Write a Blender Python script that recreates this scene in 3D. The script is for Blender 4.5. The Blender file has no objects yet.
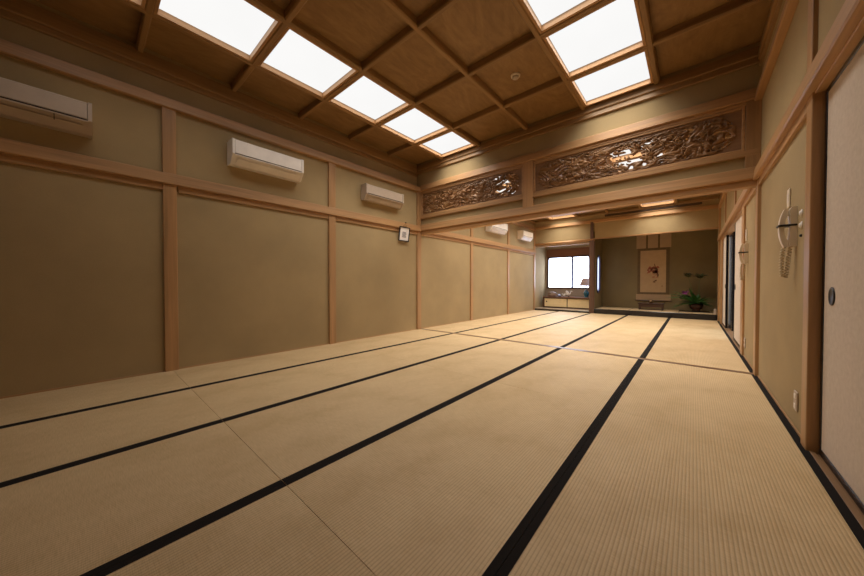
import bpy, bmesh, math, random
from mathutils import Vector, Matrix, noise
random.seed(7)
PI = math.pi
scn = bpy.context.scene
col = scn.collection

# ------------------------------------------------------------------ camera
CAMH = 0.8767
F_PX, YAW, PITCH = 299.97, 0.71559, -0.01536
Fv = Vector((-math.sin(YAW)*math.cos(PITCH), math.cos(YAW)*math.cos(PITCH), math.sin(PITCH)))
Rv = Vector((math.cos(YAW), math.sin(YAW), 0))
Uv = Rv.cross(Fv)
cam_d = bpy.data.cameras.new('camera')
cam_d.sensor_width = 36.0
cam_d.lens = F_PX*36.0/864.0
cam_d.clip_start = 0.02
cam = bpy.data.objects.new('camera', cam_d); col.objects.link(cam)
M = Matrix((Rv, Uv, -Fv)).transposed().to_4x4(); M.translation = (0, 0, CAMH)
cam.matrix_world = M
scn.camera = cam

# ------------------------------------------------------------------ world, exposure
w = bpy.data.worlds.new('world'); scn.world = w; w.use_nodes = True
w.node_tree.nodes['Background'].inputs[0].default_value = (0.75, 0.85, 1.0, 1)
w.node_tree.nodes['Background'].inputs[1].default_value = 0.6
scn.view_settings.view_transform = 'Standard'
scn.view_settings.look = 'None'
scn.view_settings.exposure = 0.18
scn.view_settings.gamma = 1.0
scn.view_settings.use_curve_mapping = False
PANEL_1 = 0.86     # brightness of the diffusers, near room
PANEL_2 = 0.9     # far room
LAMP_W1, LAMP_W2, LAMP_SPREAD = 10.0, 12.0, 118   # area lamps added just under each diffuser: watts and beam spread
LAMP_COL = (1.0, 0.94, 0.85)
DAY = 6.5          # frosted window of the alcove
DAY_CORR = 4.5     # frosted window of the corridor

# ------------------------------------------------------------------ materials
def srgb(r, g, b):
    f = lambda c: (c/12.92 if c <= 0.04045 else ((c+0.055)/1.055)**2.4)
    return (f(r/255), f(g/255), f(b/255), 1)
def nmat(name):
    m = bpy.data.materials.new(name); m.use_nodes = True
    nt = m.node_tree; b = nt.nodes['Principled BSDF']
    return m, nt, b
def lk(nt, a, b): nt.links.new(a, b)
def coords(nt, scale, kind='Generated'):
    t = nt.nodes.new('ShaderNodeTexCoord'); mp = nt.nodes.new('ShaderNodeMapping')
    mp.inputs['Scale'].default_value = scale
    lk(nt, t.outputs['Object'], mp.inputs[0]); return mp.outputs[0]
def noise_n(nt, vec, scale, detail=4, rough=0.55, dist=0.0):
    n = nt.nodes.new('ShaderNodeTexNoise'); n.inputs['Scale'].default_value = scale
    n.inputs['Detail'].default_value = detail; n.inputs['Roughness'].default_value = rough
    n.inputs['Distortion'].default_value = dist
    lk(nt, vec, n.inputs['Vector']); return n.outputs[0]
def ramp(nt, fac, stops):
    r = nt.nodes.new('ShaderNodeValToRGB'); e = r.color_ramp.elements
    while len(e) < len(stops): e.new(0.5)
    for i, (p, c) in enumerate(stops): e[i].position = p; e[i].color = c
    lk(nt, fac, r.inputs[0]); return r.outputs[0]
def bump(nt, b, h, strength, dist=0.01):
    bp = nt.nodes.new('ShaderNodeBump'); bp.inputs['Strength'].default_value = strength
    bp.inputs['Distance'].default_value = dist
    lk(nt, h, bp.inputs['Height']); lk(nt, bp.outputs[0], b.inputs['Normal'])

def plain(name, c, rough=0.6, metal=0.0, var=0.06):
    m, nt, b = nmat(name)
    v = noise_n(nt, coords(nt, (1, 1, 1)), 9)
    lo = tuple(x*(1-var) for x in c[:3])+(1,); hi = tuple(min(1, x*(1+var)) for x in c[:3])+(1,)
    lk(nt, ramp(nt, v, [(0.3, lo), (0.7, hi)]), b.inputs['Base Color'])
    b.inputs['Roughness'].default_value = rough; b.inputs['Metallic'].default_value = metal
    return m
def wood(name, c, axis, rough=0.42, contrast=0.22, g=34):
    m, nt, b = nmat(name)
    s = [g, g, g]; s['xyz'.index(axis)] = 1.3
    vec = coords(nt, s)
    v = noise_n(nt, vec, 1.0, 5, 0.6, 0.6)
    v2 = noise_n(nt, coords(nt, [x*0.18 for x in s]), 1.0, 2)
    mx = nt.nodes.new('ShaderNodeMath'); mx.operation = 'ADD'
    lk(nt, v, mx.inputs[0]); lk(nt, v2, mx.inputs[1])
    hf = nt.nodes.new('ShaderNodeMath'); hf.operation = 'MULTIPLY'; hf.inputs[1].default_value = 0.5
    lk(nt, mx.outputs[0], hf.inputs[0])
    lo = tuple(x*(1-contrast*1.25) for x in c[:3])+(1,); hi = tuple(min(1, x*(1+contrast)) for x in c[:3])+(1,)
    lk(nt, ramp(nt, hf.outputs[0], [(0.36, lo), (0.5, c), (0.64, hi)]), b.inputs['Base Color'])
    b.inputs['Roughness'].default_value = rough
    bump(nt, b, v, 0.12, 0.002)
    return m
WOODC = srgb(176, 134, 90)
WX, WY, WZ = (wood('hinoki_'+a, WOODC, a) for a in 'xyz')
DKC = srgb(154, 119, 77)
CBX, CBY = wood('ceiling_beam_x', DKC, 'x', 0.5), wood('ceiling_beam_y', DKC, 'y', 0.5)
FRX, FRY = wood('pale_frame_x', srgb(186, 142, 96), 'x', 0.5), wood('pale_frame_y', srgb(186, 142, 96), 'y', 0.5)
TOKOZ = wood('alcove_post_wood', srgb(94, 68, 54), 'z', 0.4)
TOKOX = wood('alcove_lintel_wood', srgb(122, 80, 58), 'x', 0.4)
DARKX = wood('dark_stained_wood', srgb(66, 42, 34), 'x', 0.35)
CARVE = wood('carved_cedar', srgb(138, 98, 58), 'x', 0.5, 0.35, 20)
CARVEB = wood('carved_board', srgb(142, 106, 74), 'x', 0.5, 0.2, 30)

def board_mat():
    m, nt, b = nmat('ceiling_veneer')
    v = noise_n(nt, coords(nt, (3.2, 1.6, 3)), 1.0, 5, 0.6, 3.5)
    v3 = noise_n(nt, coords(nt, (28, 5, 8)), 1.0, 3, 0.6, 0.4)
    mx = nt.nodes.new('ShaderNodeMix'); mx.data_type = 'FLOAT'; mx.inputs[0].default_value = 0.35
    lk(nt, v, mx.inputs[2]); lk(nt, v3, mx.inputs[3])
    lk(nt, ramp(nt, mx.outputs[0], [(0.34, srgb(134, 100, 60)), (0.5, srgb(148, 113, 69)), (0.66, srgb(162, 126, 80))]), b.inputs['Base Color'])
    b.inputs['Roughness'].default_value = 0.5
    return m
BOARD = board_mat()
def sand_wall(name, c):
    m, nt, b = nmat(name)
    vec = coords(nt, (1, 1, 1))
    fine = noise_n(nt, vec, 420, 2); big = noise_n(nt, vec, 1.7, 3); 
    mx = nt.nodes.new('ShaderNodeMix'); mx.data_type = 'FLOAT'; mx.inputs[0].default_value = 0.5
    lk(nt, fine, mx.inputs[2]); lk(nt, big, mx.inputs[3])
    lo = tuple(x*0.86 for x in c[:3])+(1,); hi = tuple(x*1.13 for x in c[:3])+(1,)
    lk(nt, ramp(nt, mx.outputs[0], [(0.35, lo), (0.65, hi)]), b.inputs['Base Color'])
    b.inputs['Roughness'].default_value = 0.9
    bump(nt, b, fine, 0.25, 0.002)
    return m
PLASTER = sand_wall('sand_plaster', srgb(167, 144, 104))
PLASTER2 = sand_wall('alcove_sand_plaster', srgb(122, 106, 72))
PLASTERW = sand_wall('alcove_pale_plaster', srgb(176, 160, 140))

def tatami_mat_material():
    m, nt, b = nmat('igusa_weave')
    t = nt.nodes.new('ShaderNodeTexCoord')
    sep = nt.nodes.new('ShaderNodeSeparateXYZ'); lk(nt, t.outputs['Object'], sep.inputs[0])
    def math_(op, a, bv=None):
        n = nt.nodes.new('ShaderNodeMath'); n.operation = op
        if isinstance(a, (int, float)): n.inputs[0].default_value = a
        else: lk(nt, a, n.inputs[0])
        if bv is not None:
            if isinstance(bv, (int, float)): n.inputs[1].default_value = bv
            else: lk(nt, bv, n.inputs[1])
        return n.outputs[0]
    ridge = math_('SINE', math_('MULTIPLY', sep.outputs[0], 2*PI/0.0127))
    ridge = math_('ADD', math_('MULTIPLY', ridge, 0.5), 0.5)
    groove = math_('POWER', ridge, 0.6)
    # fine rush strands, staggered in each ridge
    vec = coords(nt, (18, 420, 1)); strands = noise_n(nt, vec, 1.0, 2)
    blotch = noise_n(nt, coords(nt, (1.0, 0.8, 1)), 3.2, 5, 0.65)
    cl = ramp(nt, blotch, [(0.3, srgb(200, 170, 124)), (0.5, srgb(212, 183, 139)), (0.72, srgb(219, 191, 147))])
    mixg = nt.nodes.new('ShaderNodeMix'); mixg.data_type = 'RGBA'; mixg.blend_type = 'MULTIPLY'
    mixg.inputs[0].default_value = 1.0
    lk(nt, cl, mixg.inputs[6])
    shade = ramp(nt, groove, [(0.0, (0.74, 0.70, 0.66, 1)), (0.6, (1, 1, 1, 1))])
    lk(nt, shade, mixg.inputs[7])
    mixs = nt.nodes.new('ShaderNodeMix'); mixs.data_type = 'RGBA'; mixs.blend_type = 'MULTIPLY'
    mixs.inputs[0].default_value = 1.0
    lk(nt, mixg.outputs[2], mixs.inputs[6])
    lk(nt, ramp(nt, strands, [(0.35, (0.86, 0.84, 0.80, 1)), (0.6, (1, 1, 1, 1))]), mixs.inputs[7])
    lk(nt, mixs.outputs[2], b.inputs['Base Color'])
    b.inputs['Roughness'].default_value = 0.55
    bump(nt, b, math_('ADD', groove, math_('MULTIPLY', strands, 0.25)), 0.5, 0.0025)
    return m
TATAMI = tatami_mat_material()
def cloth_mat():
    m, nt, b = nmat('black_border_cloth')
    v = noise_n(nt, coords(nt, (300, 300, 1)), 1.0, 2)
    lk(nt, ramp(nt, v, [(0.3, srgb(24, 20, 19)), (0.7, srgb(38, 33, 30))]), b.inputs['Base Color'])
    b.inputs['Roughness'].default_value = 0.95; b.inputs['Specular IOR Level'].default_value = 0.15
    return m
CLOTH = cloth_mat()
LACQ = plain('black_lacquer', srgb(24, 22, 26), 0.22)
BLACK = plain('black_iron', srgb(22, 20, 20), 0.4)
def fusuma_paper():
    m, nt, b = nmat('fusuma_paper')
    v = noise_n(nt, coords(nt, (1, 1, 1)), 38, 6, 0.7)
    lk(nt, ramp(nt, v, [(0.3, srgb(202, 186, 170)), (0.7, srgb(218, 203, 188))]), b.inputs['Base Color'])
    b.inputs['Roughness'].default_value = 0.8
    return m
FUSUMA = fusuma_paper()
IVORY = plain('ivory_plastic', srgb(236, 222, 202), 0.4)
GREYP = plain('grey_beige_plastic', srgb(188, 170, 152), 0.45)
WHITEP = plain('white_plastic', srgb(240, 232, 224), 0.35)
SLOT = plain('dark_slot', srgb(40, 32, 28), 0.6)
CREAM = plain('cream_paper', srgb(226, 204, 158), 0.7)
def emit(name, c, s):
    m = bpy.data.materials.new(name); m.use_nodes = True; nt = m.node_tree
    nt.nodes.remove(nt.nodes['Principled BSDF'])
    e = nt.nodes.new('ShaderNodeEmission'); e.inputs[0].default_value = c; e.inputs[1].default_value = s
    v = noise_n(nt, coords(nt, (1, 1, 1)), 1.2, 2)
    lk(nt, ramp(nt, v, [(0.2, tuple(x*0.96 for x in c[:3])+(1,)), (0.8, c)]), e.inputs[0])
    lk(nt, e.outputs[0], nt.nodes['Material Output'].inputs[0]); return m
LIT1 = emit('luminous_panel', (1.0, 0.99, 0.975, 1), PANEL_1)
LIT2 = emit('luminous_panel_far', (1.0, 0.96, 0.9, 1), PANEL_2)
DAYM = emit('daylit_frosted_glass', (0.68, 0.78, 1.0, 1), DAY)
DAYC = emit('daylit_corridor_glass', (0.74, 0.84, 1.0, 1), DAY_CORR)

# ------------------------------------------------------------------ mesh helpers
class MB:
    def __init__(s): s.bm = bmesh.new()
    def box(s, x0, x1, y0, y1, z0, z1, bev=0.0):
        b = bmesh.new()
        bmesh.ops.create_cube(b, size=1)
        for v in b.verts:
            v.co = Vector(((x0+x1)/2+v.co.x*(x1-x0), (y0+y1)/2+v.co.y*(y1-y0), (z0+z1)/2+v.co.z*(z1-z0)))
        if bev > 0:
            bmesh.ops.bevel(b, geom=list(b.edges), offset=bev, segments=1, affect='EDGES', profile=0.5)
        s.merge(b); return s
    def merge(s, b, mat=None):
        me = bpy.data.meshes.new('t'); b.to_mesh(me); b.free()
        if mat is not None: me.transform(mat)
        s.bm.from_mesh(me); bpy.data.meshes.remove(me); return s
    def prism(s, pts, axis, a0, a1):
        """polygon of 2D points extruded along axis; pts in the remaining two axes, in order"""
        def P(p, a):
            if axis == 'y': return (p[0], a, p[1])
            if axis == 'x': return (a, p[0], p[1])
            return (p[0], p[1], a)
        b = bmesh.new()
        v0 = [b.verts.new(P(p, a0)) for p in pts]; v1 = [b.verts.new(P(p, a1)) for p in pts]
        n = len(pts)
        b.faces.new(v0); b.faces.new(list(reversed(v1)))
        for i in range(n): b.faces.new((v0[i], v1[i], v1[(i+1) % n], v0[(i+1) % n]))
        bmesh.ops.recalc_face_normals(b, faces=b.faces)
        return s.merge(b)
    def tube(s, pts, r, seg=8):
        pts = [Vector(p) for p in pts]; n = len(pts)
        rs = r if isinstance(r, (list, tuple)) else [r]*n
        b = bmesh.new(); rings = []
        up = Vector((0, 0, 1))
        for i, p in enumerate(pts):
            t = (pts[min(i+1, n-1)]-pts[max(i-1, 0)])
            if t.length < 1e-9: t = Vector((0, 0, 1))
            t.normalize()
            a = t.cross(up if abs(t.dot(up)) < 0.95 else Vector((1, 0, 0))).normalized(); c = t.cross(a)
            rings.append([b.verts.new(p+(a*math.cos(2*PI*k/seg)+c*math.sin(2*PI*k/seg))*rs[i]) for k in range(seg)])
        for i in range(n-1):
            for k in range(seg):
                b.faces.new((rings[i][k], rings[i][(k+1) % seg], rings[i+1][(k+1) % seg], rings[i+1][k]))
        b.faces.new(list(reversed(rings[0]))); b.faces.new(rings[-1])
        bmesh.ops.recalc_face_normals(b, faces=b.faces)
        for f in b.faces: f.smooth = True
        return s.merge(b)
    def lathe(s, prof, c, seg=20, axis='z'):
        b = bmesh.new(); rings = []
        for r, h in prof:
            ring = []
            for k in range(seg):
                a = 2*PI*k/seg; u, v_ = r*math.cos(a), r*math.sin(a)
                if axis == 'z': co = (c[0]+u, c[1]+v_, c[2]+h)
                elif axis == 'x': co = (c[0]+h, c[1]+u, c[2]+v_)
                else: co = (c[0]+u, c[1]+h, c[2]+v_)
                ring.append(b.verts.new(co))
            rings.append(ring)
        for i in range(len(rings)-1):
            for k in range(seg):
                b.faces.new((rings[i][k], rings[i][(k+1) % seg], rings[i+1][(k+1) % seg], rings[i+1][k]))
        b.faces.new(list(reversed(rings[0]))); b.faces.new(rings[-1])
        bmesh.ops.recalc_face_normals(b, faces=b.faces)
        for f in b.faces: f.smooth = True
        return s.merge(b)
    def build(s, name, mat, parent=None, origin=None):
        me = bpy.data.meshes.new(name); s.bm.to_mesh(me); s.bm.free()
        me.materials.append(mat)
        o = bpy.data.objects.new(name, me); col.objects.link(o)
        if parent is not None:
            o.parent = parent
            r = parent
            off = Vector((0, 0, 0))
            while r is not None: off += Vector(r.location); r = r.parent
            me.transform(Matrix.Translation(-off))
        elif origin is not None:
            me.transform(Matrix.Translation(-Vector(origin))); o.location = origin
        return o
def tag(o, label=None, cat=None, group=None, kind=None):
    if label: o['label'] = label
    if cat: o['category'] = cat
    if group: o['group'] = group
    if kind: o['kind'] = kind
    return o
def thing(name, loc, label, cat, group=None):
    o = bpy.data.objects.new(name, None); col.objects.link(o); o.location = loc
    o.empty_display_size = 0.05
    return tag(o, label, cat, group)
def struct(name, mb, mat, label=None, cat=None, parent=None):
    o = mb.build(name, mat, parent)
    if parent is None: tag(o, label, cat, None, 'structure')
    return o
def B(*a): return MB().box(*a)

# ------------------------------------------------------------------ dimensions
XL, XR = -3.965, 0.475
YB, YT, YF, YA = -1.30, 4.225, 9.75, 10.75     # back wall, transom plaster, alcove front, alcove back
ZC1, ZC2 = 3.10, 2.885                           # underside of the ceiling beams
N0, N1 = 1.86, 1.97                             # nageshi rail
K0 = 1.80                                       # underside of the thin rail beneath
R0, R1 = 2.61, 2.71                           # upper rail
M0 = 2.93                                       # cornice underside

# ------------------------------------------------------------------ floor and walls
struct('floor', MB().box(XL-0.1, 2.2, YB-0.1, YA+0.1, -0.16, -0.055), plain('subfloor', srgb(120, 90, 60), 0.6), 'wooden subfloor below the mats', 'floor')

# plaster walls: real slabs
XU = -4.06   # the plaster above the near left rail sits a little further back
struct('wall_left', MB().box(XL-0.12, XL, YB-0.12, YA+0.12, -0.06, R1-0.02).box(XL-0.12, XL, YT+0.03, YA+0.12, R1-0.02, 3.3).box(XU-0.12, XU, YB-0.12, YT+0.06, R1-0.10, 3.3), PLASTER, 'long sand plaster wall on the left with wooden posts', 'wall')
wr = MB()
wr.box(XR, XR+0.12, 2.54, 5.40, -0.06, 3.3)
wr.box(XR, XR+0.12, YB-0.12, 2.54, N0, 3.3)
wr.box(XR, XR+0.12, 5.40, 9.02, N0, 3.3)
wr.box(XR, XR+0.12, 9.02, YA+0.12, -0.06, 3.3)
struct('wall_right', wr, PLASTER, 'sand plaster wall on the right with phones and sliding doors', 'wall')
struct('wall_back', MB().box(XL-0.12, XR+0.12, YB-0.12, YB, -0.06, 3.3), PLASTER, 'plaster wall behind the viewpoint', 'wall')

# transom wall between the two rooms (plaster bands, open where the carvings sit)
tw = MB()
tw.box(XL, XR, YT, YT+0.06, N1-0.02, 2.13)
tw.box(XU-0.05, XR, YT, YT+0.06, R1-0.02, 3.2)
struct('wall_transom', tw, PLASTER, 'plaster bands above the opening between the two rooms', 'wall')

# far wall with the two alcoves
wf = MB()
wf.box(XL, -2.30, YF, YF+0.06, 2.18, 3.2)
wf.box(-2.17, XR, YF, YF+0.06, 2.19, 3.2); wf.box(-2.30, -2.17, YF, YF+0.06, 2.40, 3.2)
struct('wall_far', wf, PLASTER, 'plaster wall above the two alcoves at the far end', 'wall')
wn = MB()
wn.box(XL, -3.90, YA, YA+0.1, -0.06, 2.5); wn.box(-2.52, -2.22, YA, YA+0.1, -0.06, 2.5)
wn.box(-3.90, -2.52, YA, YA+0.1, -0.06, 0.70); wn.box(-3.90, -2.52, YA, YA+0.1, 1.79, 2.5)
struct('wall_window', wn, PLASTERW, 'pale wall around the bright window of the left alcove', 'wall')
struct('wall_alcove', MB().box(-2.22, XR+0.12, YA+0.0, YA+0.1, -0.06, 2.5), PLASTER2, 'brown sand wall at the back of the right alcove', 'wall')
# partition between the alcoves, pierced by the tall rounded slit
def slit_ring(y0, y1, z0, z1, cy, hw, s0, s1, x0, x1):
    """wall slab in the YZ plane with a stadium-shaped hole"""
    b = bmesh.new()
    n = 12
    inner = []
    for k in range(n+1):
        a = PI*k/n; inner.append((cy+hw*math.cos(a), s1-hw+hw*math.sin(a)))
    for k in range(n+1):
        a = PI+PI*k/n; inner.append((cy+hw*math.cos(a), s0+hw+hw*math.sin(a)))
    m = len(inner)
    def outer(p):
        d = Vector((p[0]-cy, (p[1]-(s0+s1)/2)*hw/((s1-s0)/2)*1.0))
        vec = Vector((p[0]-cy, p[1]-(s0+s1)/2))
        ts = []
        if vec.x > 1e-9: ts.append((y1-cy)/vec.x)
        if vec.x < -1e-9: ts.append((y0-cy)/vec.x)
        if vec.y > 1e-9: ts.append((z1-(s0+s1)/2)/vec.y)
        if vec.y < -1e-9: ts.append((z0-(s0+s1)/2)/vec.y)
        t = min(ts); return (cy+vec.x*t, (s0+s1)/2+vec.y*t)
    outs = [outer(p) for p in inner]
    # insert the corners
    A = [[b.verts.new((x, p[0], p[1])) for p in inner] for x in (x0, x1)]
    O = [[b.verts.new((x, p[0], p[1])) for p in outs] for x in (x0, x1)]
    for i in range(m):
        j = (i+1) % m
        b.faces.new((A[0][i], A[0][j], O[0][j], O[0][i]))
        b.faces.new((A[1][i], O[1][i], O[1][j], A[1][j]))
        b.faces.new((A[0][i], A[1][i], A[1][j], A[0][j]))
        b.faces.new((O[0][i], O[0][j], O[1][j], O[1][i]))
    for (cy_, cz_) in ((y1, z1), (y0, z1), (y0, z0), (y1, z0)):
        for i in range(m):
            j = (i+1) % m; a, c = outs[i], outs[j]
            if (abs(a[0]-c[0]) > 1e-6 and abs(a[1]-c[1]) > 1e-6 and (a[0]-cy)*(cy_-cy) > 0 or False) and abs(max if False else 0) == 0:
                if (a[1]-(s0+s1)/2)*(cz_-(s0+s1)/2) > 0 and (c[1]-(s0+s1)/2)*(cz_-(s0+s1)/2) > 0:
                    k = [b.verts.new((x, cy_, cz_)) for x in (x0, x1)]
                    b.faces.new((O[0][i], O[0][j], k[0])); b.faces.new((O[1][i], k[1], O[1][j]))
    bmesh.ops.recalc_face_normals(b, faces=b.faces)
    return b
SY, SHW, S0, S1 = 10.22, 0.19, 0.60, 1.73
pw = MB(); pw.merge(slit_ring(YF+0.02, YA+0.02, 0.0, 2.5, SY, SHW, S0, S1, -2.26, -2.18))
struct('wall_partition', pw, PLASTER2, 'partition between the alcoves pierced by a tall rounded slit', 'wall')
rg = MB()
def stadium(cy, hw, s0, s1, n=12):
    p = [(cy+hw*math.cos(PI*k/n), s1-hw+hw*math.sin(PI*k/n)) for k in range(n+1)]
    return p+[(cy+hw*math.cos(PI+PI*k/n), s0+hw+hw*math.sin(PI+PI*k/n)) for k in range(n+1)]
def ring_prism(mb, pin, pout, axis, a0, a1):
    def P(p, a): return (a, p[0], p[1]) if axis == 'x' else (p[0], a, p[1])
    b = bmesh.new(); m = len(pin)
    V = [[b.verts.new(P(p, a)) for p in q] for q in (pin, pout) for a in (a0, a1)]
    for i in range(m):
        j = (i+1) % m
        b.faces.new((V[0][i], V[0][j], V[2][j], V[2][i])); b.faces.new((V[1][i], V[3][i], V[3][j], V[1][j]))
        b.faces.new((V[0][i], V[1][i], V[1][j], V[0][j])); b.faces.new((V[2][i], V[2][j], V[3][j], V[3][i]))
    bmesh.ops.recalc_face_normals(b, faces=b.faces)
    return mb.merge(b)
ring_prism(rg, stadium(SY, SHW-0.035, S0+0.035, S1-0.035), stadium(SY, SHW+0.012, S0-0.012, S1+0.012), 'x', -2.265, -2.160)
w2 = struct('window_2', rg, plain('indigo_lacquer_rim', srgb(38, 40, 92), 0.3), 'tall narrow rounded slit window with dark blue rim beside the alcove post', 'window')
MB().prism(stadium(SY, SHW-0.030, S0+0.030, S1-0.030), 'x', -2.205, -2.195).build('glowing_pane', emit('slit_light_glow', (0.72, 0.80, 1.0, 1), 1.6), w2)  # added glowing sheet in the open slit, standing in for window light beyond

# alcove ceilings and dais
ac = MB(); ac.box(XL, -2.22, YF+0.05, YA+0.1, 2.42, 2.5); ac.box(-2.22, XR+0.12, YF+0.05, YA+0.1, 2.42, 2.5)
struct('ceiling_alcove', ac, BOARD, 'board ceiling inside the two alcoves', 'ceiling')

# ------------------------------------------------------------------ posts and rails on the walls
tn = [0]
def trim(mb, mat, label, cat='trim'):
    tn[0] += 1
    return struct('trim_%d' % tn[0], mb, mat, label, cat)
PW = 0.12
# left wall
posts = [(-1.30, 'behind the viewpoint'), (0.50, 'nearest in view'), (2.285, 'second in view'), (4.11, 'at the corner by the carved transom')]
for y, t in posts:
    trim(MB().box(XL-0.02, XL+0.030, y, y+0.105, -0.055, 1.885, 0.003), WZ, 'lower wooden wall post on the left wall, '+t, 'post')
    trim(MB().box(XL-0.02, XL+0.030, y, y+0.105, N1-0.01, R0+0.02, 0.003), WZ, 'upper wooden wall post on the left wall, '+t, 'post')
for y, t in ((5.93, 'first beyond the opening'), (7.80, 'second beyond the opening'), (9.66, 'beside the window alcove')):
    trim(MB().box(XL-0.02, XL+0.028, y, y+0.095, -0.055, 1.885, 0.003), WZ, 'lower slim wooden post on the far left wall, '+t, 'post')
    trim(MB().box(XL-0.02, XL+0.028, y, y+0.095, N1-0.01, R0+0.02, 0.003), WZ, 'upper slim wooden post on the far left wall, '+t, 'post')
def rail_profile(x_wall, sgn, z0, z1, out):
    # nageshi: top leans back a little, lower edge chamfered
    return [(x_wall, z0), (x_wall+sgn*(out-0.006), z0), (x_wall+sgn*out, z0+0.008), (x_wall+sgn*(out-0.010), z1-0.004), (x_wall+sgn*(out-0.016), z1), (x_wall, z1)]
def rails(side, y0, y1, lab):
    xw, s = (XL, 1) if side == 'l' else (XR, -1)
    trim(MB().prism(rail_profile(xw, s, N0, N1, 0.052), 'y', y0, y1), WY, 'wooden rail at head height along the '+lab, 'rail')
    trim(MB().prism(rail_profile(xw, s, R0, R1, 0.050), 'y', y0, y1), WY, 'upper wooden rail along the '+lab, 'rail')
    near = y0 < 0
    a, b_ = (2.935, ZC1+0.03) if near else (2.80, ZC2+0.03)
    if near and side == 'l': xw = XU
    m = MB().prism(rail_profile(xw, s, a, a+0.065, 0.022), 'y', y0, y1)
    m.prism(rail_profile(xw, s, a+0.06, b_, 0.034), 'y', y0, y1)
    trim(m, CBY, 'brown cornice under the ceiling along the '+lab, 'cornice')
rails('l', YB, YT, 'near left wall')
rails('l', YT+0.06, YF, 'far left wall')
rails('r', YB, YT, 'near right wall')
rails('r', YT+0.06, YF, 'far right wall')
def under_rail(side, y0, y1, lab):
    xw, s = (XL, 1) if side == 'l' else (XR, -1)
    a, b = sorted((xw-s*0.01, xw+s*0.020))
    trim(MB().box(a, b, y0, y1, K0, N0+0.01, 0.002), WY, 'thin rail below the head height rail, '+lab, 'rail')
for y0, y1, t in ((YB+PW, 0.50, 'left wall beside the darkest unit'), (0.62, 2.285, 'left wall between the two near posts'), (2.405, 4.11, 'left wall next to the small frame'),
                  (4.30, 5.93, 'first bay of the far left wall'), (6.025, 7.80, 'second bay of the far left wall'), (7.895, 9.66, 'third bay of the far left wall')):
    under_rail('l', y0, y1, t)
# right wall
trim(MB().box(XR-0.020, XR+0.085, 2.465, 2.565, -0.055, 1.90, 0.003), WZ, 'wooden post between the big sliding door and the phone', 'post')
trim(MB().box(XR-0.020, XR+0.02, 2.49, 2.58, N1-0.01, R0+0.02, 0.003), WZ, 'short upper post on the right wall above the phone', 'post')
trim(MB().box(XR-0.024, XR+0.10, 4.14, 4.26, -0.055, 1.90, 0.003), WZ, 'right wall post at the corner of the opening', 'post')
trim(MB().box(XR-0.018, XR+0.10, 5.21, 5.42, -0.055, 1.90, 0.003), WZ, 'right wall post beside the far doorway', 'post')
trim(MB().box(XR-0.018, XR+0.10, 9.00, 9.10, -0.055, 1.90, 0.003), WZ, 'right wall post past the far doorway', 'post')
trim(MB().box(XR-0.030, XR+0.02, 9.62, 9.76, -0.055, 2.64, 0.003), WZ, 'right post at the end of the alcove', 'post')
trim(MB().box(XR-0.018, XR+0.02, 6.30, 6.40, N1-0.01, R0+0.02, 0.003), WZ, 'upper slim post above the far doorway', 'post')
trim(MB().box(XR-0.018, XR+0.02, 8.10, 8.20, N1-0.01, R0+0.02, 0.003), WZ, 'upper slim post at the far end of the doorway', 'post')
under_rail('r', 2.565, 4.14, 'right wall above the near phone')
under_rail('r', 4.26, 5.21, 'right wall above the far phone')
def door_head(y0, y1, t):
    m = MB(); m.box(XR-0.012, XR+0.085, y0, y1, K0+(0.05 if y0 < 0 else 0.02), N0+0.02, 0.002)
    trim(m, WY, 'grooved door head, '+t, 'door head')
door_head(YB, 2.465, 'over the big sliding door')
door_head(5.42, 9.00, 'over the far doorway')
# sills
def sill(y0, y1, t):
    m = MB(); m.box(XR-0.008, XR+0.012, y0, y1, -0.055, 0.003, 0.001); m.box(XR+0.012, XR+0.05, y0, y1, -0.055, -0.004)
    m.box(XR+0.05, XR+0.056, y0, y1, -0.055, 0.002); m.box(XR+0.056, XR+0.12, y0, y1, -0.055, -0.004)
    trim(m, wood('worn_sill_%d' % int(y0*10), srgb(140, 106, 74), 'y', 0.4), 'grooved wooden door sill, '+t, 'sill')
sill(YB, 2.465, 'under the big sliding door')
sill(5.42, 9.00, 'under the far doorway')
trim(MB().box(XL, XR, 4.188, 4.262, -0.055, 0.003, 0.002), wood('worn_threshold', srgb(116, 86, 60), 'x', 0.3), 'wooden threshold across the mats between the rooms', 'threshold')
trim(MB().box(XR-0.006, XR+0.02, 2.565, 4.14, -0.055, 0.012, 0.001), WY, 'thin floor strip below the near phone', 'floor strip')
trim(MB().box(XR-0.006, XR+0.02, 4.26, 5.21, -0.055, 0.012, 0.001), WY, 'thin floor strip below the far phone', 'floor strip')
trim(MB().box(XL-0.01, XL+0.008, YB, YA, -0.055, 0.012, 0.001), WY, 'thin floor strip along the left wall', 'floor strip')

# ------------------------------------------------------------------ transom rails (X direction)
def xprof(yw, s, z0, z1, out):
    return [(yw, z0), (yw+s*(out-0.006), z0), (yw+s*out, z0+0.008), (yw+s*(out-0.010), z1-0.004), (yw+s*(out-0.016), z1), (yw, z1)]
def xbeam(yf, yb, z0, z1, lab, x0=XL, x1=XR, mat=None):
    trim(MB().prism([(yf+0.006, z0), (yf, z0+0.008), (yf+0.010, z1-0.004), (yf+0.016, z1), (yb, z1), (yb, z0)], 'x', x0, x1), mat or WX, lab, 'beam')
xbeam(4.172, 4.32, N0+0.015, N1+0.02, 'heavy lintel rail across the opening below the carvings')
trim(MB().box(XL, XR, 4.198, 4.30, K0+0.01, N0+0.02, 0.002), WX, 'grooved head under the lintel across the opening', 'beam')
xbeam(4.172, 4.32, R0+0.02, R1+0.025, 'upper rail above the two carved transoms')
trim(MB().box(XL, XR, 4.19, 4.30, 2.105, 2.160, 0.003), WX, 'ledge under the two carved transoms', 'beam')
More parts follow.
